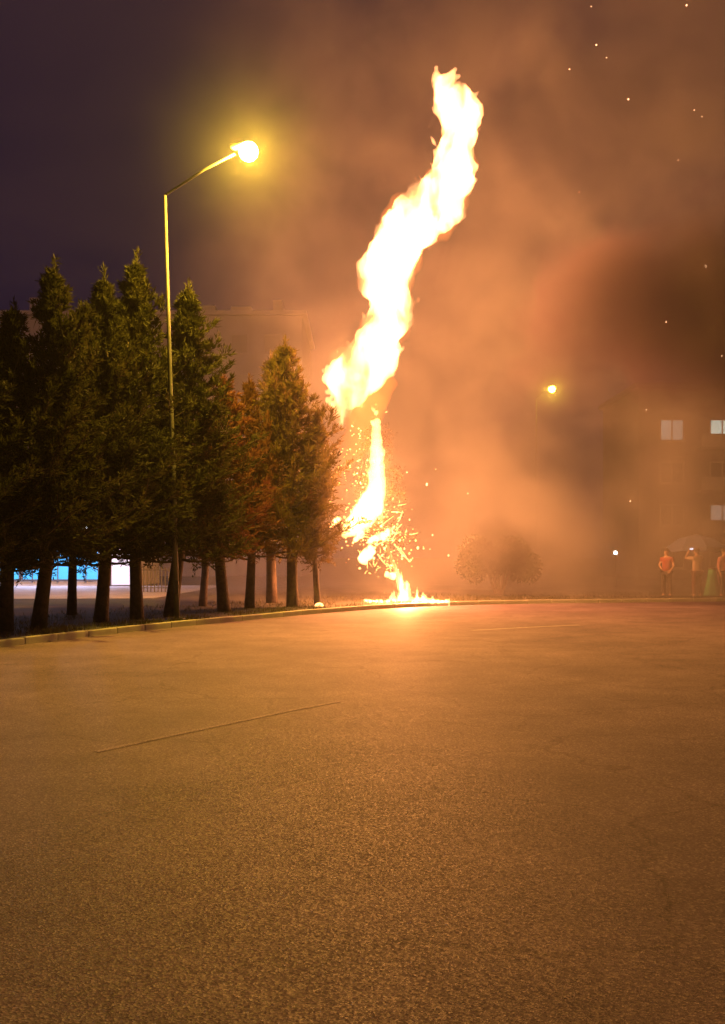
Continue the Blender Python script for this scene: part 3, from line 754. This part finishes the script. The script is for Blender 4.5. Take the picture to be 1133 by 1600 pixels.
UP = [(137, 684, 698), (150, 684, 703), (165, 686, 742), (180, 690, 750), (200, 692, 747), (220, 688, 742), (240, 678, 738), (260, 676, 743), (280, 668, 740),
      (300, 652, 735), (312, 632, 728), (325, 620, 728), (340, 608, 712), (360, 592, 690), (380, 580, 665), (400, 570, 658), (420, 560, 650), (435, 556, 645), (450, 568, 642),
      (470, 574, 643), (490, 574, 643), (510, 566, 632), (530, 560, 628), (550, 546, 624), (565, 528, 620), (580, 515, 608), (595, 514, 590), (610, 518, 573), (625, 528, 556), (642, 524, 542), (654, 523, 531)]
LOW = [(632, 584, 590), (645, 583, 592), (660, 581, 595), (690, 579, 597), (720, 578, 601), (750, 576, 604), (770, 570, 603), (790, 556, 598), (805, 546, 589), (820, 536, 572), (836, 531, 546)]
fire = empty('tree_fire', FB); tag(fire, 'tall wind-bent white and orange flame rising from the burning tree', 'fire')
def fpart(name, me, mat, parent=None):
    o = add(name, me, mat, parent or fire); o.location = -FB if parent is None else (0, 0, 0)
    return o
def licks(rows, Y, n_, seed, lmin, lmax, rmax, lean=.25):
    rs_ = random.Random(seed); o_ = []
    for _ in range(n_):
        y, l, r_ = rs_.choice(rows); sd_ = rs_.choice((-1, 1))
        p = at(l if sd_ < 0 else r_, y + rs_.uniform(-8, 8), Y); ctr = at((l + r_) / 2, y, Y)
        p = p.lerp(ctr, .22); p.y += rs_.uniform(-.35, .35)
        d = Vector((sd_ * rs_.uniform(.1, .9) + lean, rs_.uniform(-.3, .3), rs_.uniform(.5, 1.2))).normalized(); ln_ = rs_.uniform(lmin, lmax)
        cv = Vector((rs_.uniform(-.5, .5), 0, .3))
        r0 = rmax * rs_.uniform(.6, 1.0)
        m_ = max(4, int(ln_ / .07))
        for k in range(m_ + 1):
            t_ = k / m_; o_.append((p + d * ln_ * t_ + cv * ln_ * t_ * t_ * .4, max(.045, r0 * (1 - .9 * t_)), (1, 1, 1)))
    return o_
up_balls = outline_balls(UP, FY - 0.2, seed=3, grow=1.1) + licks(UP, FY - .2, 130, 14, .25, .6, .18)
fp = fpart('flame_column', blob_mesh('flame_column', up_balls, 0.055, 0.20, 1.5, 2, smooth=1), M['flame'])
fpart('flame_fringe', blob_mesh('flame_fringe', outline_balls(UP, FY - 0.2, seed=3, grow=1.12), 0.12, 0.34, 1.25, 2), M['flame_fringe'], fp)
lp = fpart('flame_tongue', blob_mesh('flame_tongue', outline_balls(LOW, FY - 0.3, seed=4, grow=1.15) + licks(LOW, FY - .3, 16, 15, .10, .28, .10, -.1), 0.045, 0.055, 2.2, 7, smooth=1), M['flame_thin'])
fpart('flame_fringe', blob_mesh('flame_fringe', outline_balls(LOW, FY - 0.3, seed=4, grow=1.45), 0.08, 0.2, 1.7, 7), M['flame_fringe'], lp)
DULL = [(596, 585, 622), (615, 560, 620), (640, 540, 600), (665, 538, 585), (690, 536, 582), (715, 532, 572), (735, 545, 562)]
fpart('flame_dull', blob_mesh('flame_dull', outline_balls(DULL, FY + 0.3, seed=9, jit=.3), 0.09, 0.24, 1.2, 11), M['flame_dull'])
# lights of the flame body
for px, py, k in ((715, 200, .7), (690, 275, .9), (640, 350, 1.2), (605, 430, 1.2), (605, 500, 1.0), (565, 580, .9)):
    p = at(px, py, FY - .2); point('flame_light', p - FB, FIRE_POWER * k, (1.0, 0.31, 0.09), 0.40, fire)
for px, py, k in ((588, 720, .5), (580, 785, 1.0)):
    p = at(px, py, FY - .3); point('flame_light', p - FB, FIRE_POWER * k, (1.0, 0.31, 0.09), 0.18, fire)
# fire on the ground at the tree's foot
gf = empty('ground_fire', FB); tag(gf, 'low bright fire burning on the ground at the foot of the tree', 'fire')
gb_ = []
rg_ = random.Random(5)
for k in range(95):
    px = rg_.choice((rg_.triangular(568, 696, 636), rg_.uniform(568, 700))); hgt = (26 * math.exp(-((px - 634) / 26) ** 2) + 11) * rg_.uniform(.35, 1.1); dy = rg_.uniform(-.35, .35)
    m_ = max(2, int(hgt / 2.5)); wv = rg_.uniform(-3, 3)
    for j in range(m_ + 1):
        t = j / m_; p = at(px + wv * t * t, 947.5 - hgt * t, FY - .15 + dy); p.z = max(p.z, VZ + .02)
        gb_.append((p, max(.022, .062 * (1 - .7 * t)), (1, 1, 1)))
for px, top, wd in ((575, 930, 5), (601, 924, 5), (627, 888, 9), (634, 912, 9), (644, 924, 10), (652, 906, 6), (662, 922, 8), (676, 933, 7), (702, 936, 3)):
    n_ = max(4, int((948 - top) / 4))
    for j in range(n_ + 1):
        t = j / n_; p = at(px, 947 - (947 - top) * t, FY - .15); gb_.append((p, max(.035, wd / F * FY * .6 * (1 - .75 * t)), (1, .8, 1)))
bm_ = blob_mesh('flames', gb_, 0.03, 0.045, 3.2, 13, smooth=1)
o = add('flames', bm_, M['flame_hot'], gf); o.location = -FB
point('flame_light', Vector((0.05, -.15, .45)), FIRE_POWER * 1.3, (1.0, 0.305, 0.09), 0.25, gf)
# smaller flames on the branches
def small_flame(cells, label, mat='flame_hot', light=0.0):
    c0 = at(cells[0][0], cells[0][1], FY - .35)
    e_ = empty('small_flame', c0); tag(e_, label, 'flame', 'small flames on branches')
    bl = []
    for px, py, wpx in cells: bl.append((at(px, py, FY - .35) - c0, wpx / F * FY / 2, (1, .8, 1)))
    add('flame_body', blob_mesh('flame_body', bl, .028, .085, 4.0, len(cells) + cells[0][0] * .01, smooth=1), M[mat], e_)
small_flame([(518, 821, 8), (524, 817, 13), (531, 813, 12), (538, 809, 8)], 'small white flame just left of the lower flame tongue')
small_flame([(494, 738, 6), (500, 736, 9), (506, 733, 8), (512, 736, 4)], 'isolated small flame in the last cypress, left of the fire')
small_flame([(578, 846, 10), (588, 842, 14), (598, 838, 14), (606, 832, 10), (614, 826, 8), (620, 820, 6)], 'slanting flame along a branch below the flame tongue')
small_flame([(566, 872, 14), (574, 866, 18), (580, 860, 16), (570, 880, 10)], 'lowest bright flame clump on the burning branches')
small_flame([(606, 898, 12), (611, 899, 12)], 'round glowing clump hanging just above the ground fire')
small_flame([(557, 842, 8), (562, 838, 10), (566, 834, 8)], 'tiny flame under the tip of the flame tongue')
# burning tree
bt = empty('burning_tree', FB); tag(bt, 'charred half-burnt tree with glowing twigs inside the fire', 'tree')
TR = [Vector(q) for q in ((0, .35, -.1), (-.12, .35, .6), (-.45, .35, 1.5), (-.68, .35, 2.2), (-.80, .35, 3.4), (-.86, .35, 4.8), (-.92, .35, 6.4))]
MB().tube(TR, [.13, .12, .10, .085, .065, .045, .015], 10).build('trunk', M['char'], bt, True)
rb_ = random.Random(21)
for k in range(18):
    i_ = rb_.choice((2, 2, 3, 3, 3, 4)); a = TR[i_].lerp(TR[i_ + 1] if i_ < 6 else TR[i_], rb_.random())
    az = rb_.uniform(0, 6.28); ln = rb_.uniform(.35, .9)
    d = Vector((math.cos(az), math.sin(az) * .8, rb_.uniform(.0, .6)))
    b = a + d * ln * .5 + Vector((0, 0, -.05)); c = a + d * ln
    MB().tube([a, b, c], [.02, .012, .004], 5, cap=False).build('limb', M['char'], bt)
M['ember'] = emitter('glowing_twig', (1.0, 0.45, 0.14), 5.0)
gt = MB()
def twig_path(p, d, n_, step, r0):
    pts = [p.copy()]
    for _ in range(n_):
        d = (d + Vector((rb_.gauss(0, .16), rb_.gauss(0, .15), rb_.gauss(0, .16)))).normalized(); p = p + d * step; pts.append(p.copy())
    gt.tube(pts, [r0 * (1 - .6 * i / n_) for i in range(n_ + 1)], 4)
for px, py, dx, dz, n_ in ((566, 838, 1, -.2, 4), (588, 852, 1, .6, 5), (600, 838, 1, .7, 6), (612, 845, .5, 1, 5), (616, 850, .4, -1, 6), (625, 862, .6, -.8, 5), (612, 800, 1, .2, 4),
                          (622, 815, .5, .8, 4), (575, 870, -.3, -1, 4), (590, 866, .8, -.6, 5), (604, 880, .7, -.5, 4), (596, 820, .9, .5, 5), (618, 828, .9, .5, 3), (622, 790, 1, .1, 3), (640, 835, 1, -.1, 3)):
    p = at(px, py, FY - .3 + rb_.uniform(-.4, .4)) - FB; twig_path(p, Vector((dx, rb_.uniform(-.3, .3), dz)).normalized(), n_, .10, .016)
for _ in range(26):
    p = at(rb_.gauss(600, 20), rb_.gauss(848, 22), FY - .3 + rb_.uniform(-.4, .4)) - FB
    twig_path(p, Vector((rb_.uniform(-.4, 1), rb_.uniform(-.3, .3), rb_.uniform(-.7, .9))).normalized(), rb_.choice((2, 3, 4)), .06, rb_.uniform(.007, .013))
tag(gt.build('glowing_twigs', M['ember'], bt), kind='stuff')
eb = MB()
def ember_at(px, py, r_, Y=FY, base_=FB):
    eb.ball(at(px, py, Y) - base_, r_, (rb_.uniform(.7, 1.5), 1, rb_.uniform(.6, 1.4)), 1)
for _ in range(60):
    px = rb_.gauss(598, 26); py = rb_.gauss(850, 26)
    if py < 905: ember_at(px, py, rb_.uniform(.012, .036), FY - .3 + rb_.uniform(-.6, .6))
for _ in range(16): ember_at(rb_.uniform(536, 570), rb_.uniform(660, 800), rb_.uniform(.012, .03), FY - .2)
for px, py in ((481, 718), (488, 715), (500, 706), (487, 766), (491, 780), (503, 773), (516, 741), (522, 745), (527, 738), (543, 793)): ember_at(px, py, .028, FY - 1.0)
eb.build('embers', M['ember'], bt).__setitem__('kind', 'stuff')
re_ = np.random.RandomState(77); fq = []
for _ in range(330):
    c_ = re_.choice(4, p=(.55, .2, .15, .1)); cx_, cy_, sx_, sy_ = ((598, 850, 24, 24), (560, 715, 14, 40), (575, 805, 30, 18), (508, 742, 18, 18))[c_]
    fq.append(at(cx_ + re_.normal() * sx_, min(925, cy_ + re_.normal() * sy_), FY - .35 + re_.uniform(-.5, .5) - (1.0 if c_ == 3 else 0)) - FB)
fv_, ff_ = kites(np.array(fq), unit(re_.normal(size=(len(fq), 3)) + np.array([.3, 0, .3])), re_.uniform(.03, .12, len(fq)), re_.uniform(.015, .05, len(fq)), re_)
add('burning_leaves', mesh_np('burning_leaves', fv_, ff_, 4), M['ember'], bt)['kind'] = 'stuff'
rc_ = np.random.RandomState(91); cq = []
for _ in range(150):                                                # what is left of the crown: charred, gappy tufts round the limbs
    t_ = rc_.uniform(.25, .9); z_ = 6.4 * t_; k_ = min(5, int(np.searchsorted([q.z for q in TR], z_)) - 1); a_ = TR[k_].lerp(TR[k_ + 1], (z_ - TR[k_].z) / (TR[k_ + 1].z - TR[k_].z))
    an_ = rc_.uniform(0, 6.28); rr_ = (1.25 * (1 - t_) + .25) * rc_.uniform(.25, 1.0)
    c_ = np.array([a_.x + rr_ * math.cos(an_), a_.y + .25 + rr_ * math.sin(an_) * .8, z_ + .35 * rr_])
    cq.append(c_ + rc_.normal(size=(26, 3)) * .11)
cq = np.concatenate(cq)
cv_, cf_ = kites(cq, unit(rc_.normal(size=(len(cq), 3)) + np.array([0, 0, .4])), rc_.uniform(.06, .16, len(cq)), rc_.uniform(.012, .03, len(cq)), rc_)
M['charred_leaf'] = leaf_mat('charred_foliage', (0.03, 0.02, 0.012), (0.09, 0.05, 0.02))
add('crown', mesh_np('crown', cv_, cf_, 4), M['charred_leaf'], bt)
# spark at the foot of the slender cypress
tp_ = along_row(497, 0.9)
sf = empty('ground_ember', tp_); tag(sf, 'single glowing ember on the verge at the slender cypress foot', 'ember')
mbx = MB().ball((0, 0, .05), .075, (1.5, 1, .8), 2).ball((.09, .02, .03), .04, (1, 1, .8), 2).ball((-.1, -.02, .03), .04, (1, 1, .8), 2)
mbx.build('coal', M['ember'], sf)
# sparks drifting in the air
sp = MB(); r2 = random.Random(31)
for px, py, sz in ((1073, 8, 3.2), (932, 70, 3.2), (924, 10, 1.8), (890, 108, 2.2), (982, 155, 3), (1085, 172, 2.2), (1097, 182, 2), (1103, 416, 4.2), (1041, 503, 2.8), (965, 455, 1.8), (1128, 556, 2.6),
                   (667, 757, 4), (636, 738, 2.4), (681, 733, 1.8), (731, 771, 3), (676, 836, 3), (653, 856, 3.4), (662, 857, 2), (645, 872, 1.6), (672, 858, 2), (701, 868, 2.6), (632, 857, 3.4), (640, 812, 2), (985, 783, 1.6), (948, 90, 1.4), (1010, 640, 1.2), (905, 300, 1.3), (1060, 250, 1.3)):
    Y = FY + r2.uniform(-4, 2) if px > 760 else FY + r2.uniform(-.6, .4)
    sp.ball(at(px, py, Y), sz / F * Y * .5, (r2.uniform(.8, 1.2), 1, r2.uniform(.8, 1.6)), 1)
M['spark'] = emitter('drifting_spark', (1.0, 0.55, 0.28), 2.8)
so = sp.build('flying_sparks', M['spark']); tag(so, 'tiny glowing sparks drifting in the smoke around the fire', 'sparks', kind='stuff')

# ------------------------------------------------------------------ smoke and haze
def ramp(t, a, b, src):
    n_ = N(t, 'ShaderNodeMapRange', interpolation_type='SMOOTHSTEP'); n_.inputs[1].default_value = a; n_.inputs[2].default_value = b
    t.links.new(src, n_.inputs[0]); return n_.outputs[0]
def mth(t, op, a, b):
    n_ = N(t, 'ShaderNodeMath', operation=op)
    for i, q in enumerate((a, b)):
        if hasattr(q, 'is_output'): t.links.new(q, n_.inputs[i])
        else: n_.inputs[i].default_value = q
    return n_.outputs[0]
def smoke_mat():
    m = bpy.data.materials.new('smoke'); m.use_nodes = True; t = m.node_tree; t.nodes.clear()
    o = N(t, 'ShaderNodeOutputMaterial'); pv = N(t, 'ShaderNodeVolumePrincipled')
    pv.inputs['Color'].default_value = (0.78, 0.76, 0.75, 1); pv.inputs['Anisotropy'].default_value = 0.25
    tcn = N(t, 'ShaderNodeTexCoord'); sp_ = N(t, 'ShaderNodeSeparateXYZ'); t.links.new(tcn.outputs['Object'], sp_.inputs[0])
    x, y, z = sp_.outputs
    no = N(t, 'ShaderNodeTexNoise'); no.inputs['Scale'].default_value = 0.19; no.inputs['Detail'].default_value = 5; no.inputs['Roughness'].default_value = .58; m.cycles.volume_step_rate = 0.5; no.inputs['Distortion'].default_value = .4
    t.links.new(tcn.outputs['Object'], no.inputs['Vector'])
    # plume drifts to the right with height: distance right of a leaning left edge
    edge = mth(t, 'SUBTRACT', x, mth(t, 'MULTIPLY', z, 0.17))
    wob = mth(t, 'ADD', edge, mth(t, 'MULTIPLY', mth(t, 'SUBTRACT', no.outputs[0], .5), 7.0))
    e1 = ramp(t, -10.0, 4.0, wob)
    e2 = ramp(t, 30.0, 14.0, x)
    e3 = ramp(t, 0.0, 11.0, y); e4 = ramp(t, 29.0, 21.0, y)
    e5 = ramp(t, 34.0, 20.0, z)
    bil = ramp(t, .40, .62, no.outputs[0])
    dn = mth(t, 'MULTIPLY', mth(t, 'MULTIPLY', e1, e2), mth(t, 'MULTIPLY', e3, e4))
    dn = mth(t, 'MULTIPLY', dn, e5)
    dn = mth(t, 'MULTIPLY', dn, mth(t, 'ADD', .10, mth(t, 'MULTIPLY', bil, 1.5)))
    dn = mth(t, 'MULTIPLY', dn, mth(t, 'ADD', .75, mth(t, 'MULTIPLY', ramp(t, 11.0, 1.0, z), .8)))
    ax_ = mth(t, 'POWER', mth(t, 'SUBTRACT', edge, .3), 2.0); ay_ = mth(t, 'POWER', mth(t, 'SUBTRACT', y, 7.8), 2.0)
    hot = mth(t, 'SQRT', mth(t, 'ADD', ax_, ay_), 0.0)          # the hot column round the flame is nearly clear of smoke
    dn = mth(t, 'MULTIPLY', dn, mth(t, 'ADD', .10, mth(t, 'MULTIPLY', ramp(t, 1.0, 7.5, hot), .90)))
    dn = mth(t, 'MULTIPLY', dn, SMOKE)
    t.links.new(dn, pv.inputs['Density']); t.links.new(pv.outputs[0], o.inputs['Volume'])
    return m
sm = MB().box((8.0, 14.5, 17.0), (44.0, 29.0, 33.6)).build('smoke_plume', smoke_mat()); sm.location = (0, 23.5, 0.0)
tag(sm, 'orange-lit smoke drifting up and right from the burning tree', 'smoke', kind='stuff')
def dark_smoke():
    m = bpy.data.materials.new('dark_smoke'); m.use_nodes = True; t = m.node_tree; t.nodes.clear()
    o = N(t, 'ShaderNodeOutputMaterial'); pv = N(t, 'ShaderNodeVolumePrincipled')
    pv.inputs['Color'].default_value = (0.20, 0.15, 0.20, 1)
    tcn = N(t, 'ShaderNodeTexCoord')
    no = N(t, 'ShaderNodeTexNoise'); no.inputs['Scale'].default_value = 0.34; no.inputs['Detail'].default_value = 4
    t.links.new(tcn.outputs['Object'], no.inputs['Vector'])
    ml = N(t, 'ShaderNodeVectorMath', operation='DIVIDE'); ml.inputs[1].default_value = (6.0, 3.4, 3.1); t.links.new(tcn.outputs['Object'], ml.inputs[0])
    ln = N(t, 'ShaderNodeVectorMath', operation='LENGTH'); t.links.new(ml.outputs[0], ln.inputs[0])
    q = mth(t, 'ADD', ln.outputs['Value'], mth(t, 'MULTIPLY', mth(t, 'SUBTRACT', no.outputs[0], .5), 1.9))
    dn = mth(t, 'MULTIPLY', ramp(t, 1.0, .5, q), 0.55)
    t.links.new(dn, pv.inputs['Density']); t.links.new(pv.outputs[0], o.inputs['Volume'])
    return m
ds = MB().ball((0, 0, 0), 1.0, (9.0, 5.1, 4.7), 3).build('dark_smoke_cloud', dark_smoke()); ds.location = at(1095, 500, 29.0)
tag(ds, 'dark smoke cloud hanging at the right over the apartment block', 'smoke', kind='stuff')
def added_puff(name, c, rad, dens, label, col=(.85, .85, .85), nz=.5):
    m = bpy.data.materials.new(name); m.use_nodes = True; t = m.node_tree; t.nodes.clear()
    o = N(t, 'ShaderNodeOutputMaterial'); pv = N(t, 'ShaderNodeVolumePrincipled'); pv.inputs['Color'].default_value = (*col, 1)
    tcn = N(t, 'ShaderNodeTexCoord'); no = N(t, 'ShaderNodeTexNoise'); no.inputs['Scale'].default_value = 0.5; no.inputs['Detail'].default_value = 3
    t.links.new(tcn.outputs['Object'], no.inputs['Vector'])
    ln = N(t, 'ShaderNodeVectorMath', operation='LENGTH'); t.links.new(tcn.outputs['Object'], ln.inputs[0])
    q = mth(t, 'ADD', mth(t, 'DIVIDE', ln.outputs['Value'], rad), mth(t, 'MULTIPLY', mth(t, 'SUBTRACT', no.outputs[0], .5), nz))
    t.links.new(mth(t, 'MULTIPLY', ramp(t, .8, .0, q), dens), pv.inputs['Density']); t.links.new(pv.outputs[0], o.inputs['Volume'])
    b_ = MB().ball((0, 0, 0), rad, (1, 1, 1), 3).build('added_smoke', m); b_.location = c; tag(b_, label, 'smoke', kind='stuff')
added_puff('lamp_halo', at(384, 236, Yp - .6), 3.6, .0031, 'added ball of thin smoke making the yellow halo of the near street lamp')  # volume added only to spread the near lamp's light into a halo
added_puff('lamp_halo_far', at(860, 607, Y2), 2.6, .13, 'added ball of thin smoke making the halo of the far street lamp')  # likewise added, for the halo of the far lamp
added_puff('bush_darkener', at(782, 862, 35.2), 1.9, 1.2, 'dark smoke ball added in front of the bush to darken it', (.02, .015, .015), .9)  # near-black volume added to make the bush read darker
mh = bpy.data.materials.new('haze'); mh.use_nodes = True; t = mh.node_tree; t.nodes.clear()
o_ = N(t, 'ShaderNodeOutputMaterial'); pv = N(t, 'ShaderNodeVolumePrincipled'); pv.inputs['Color'].default_value = (.9, .9, .9, 1)
pv.inputs['Density'].default_value = HAZE; pv.inputs['Anisotropy'].default_value = 0.2
t.links.new(pv.outputs[0], o_.inputs['Volume'])
hz = MB().box((0, 30, 16.9), (180, 140, 36.0)).build('haze', mh); tag(hz, 'thin smoky night air over the whole place', 'haze', kind='stuff')
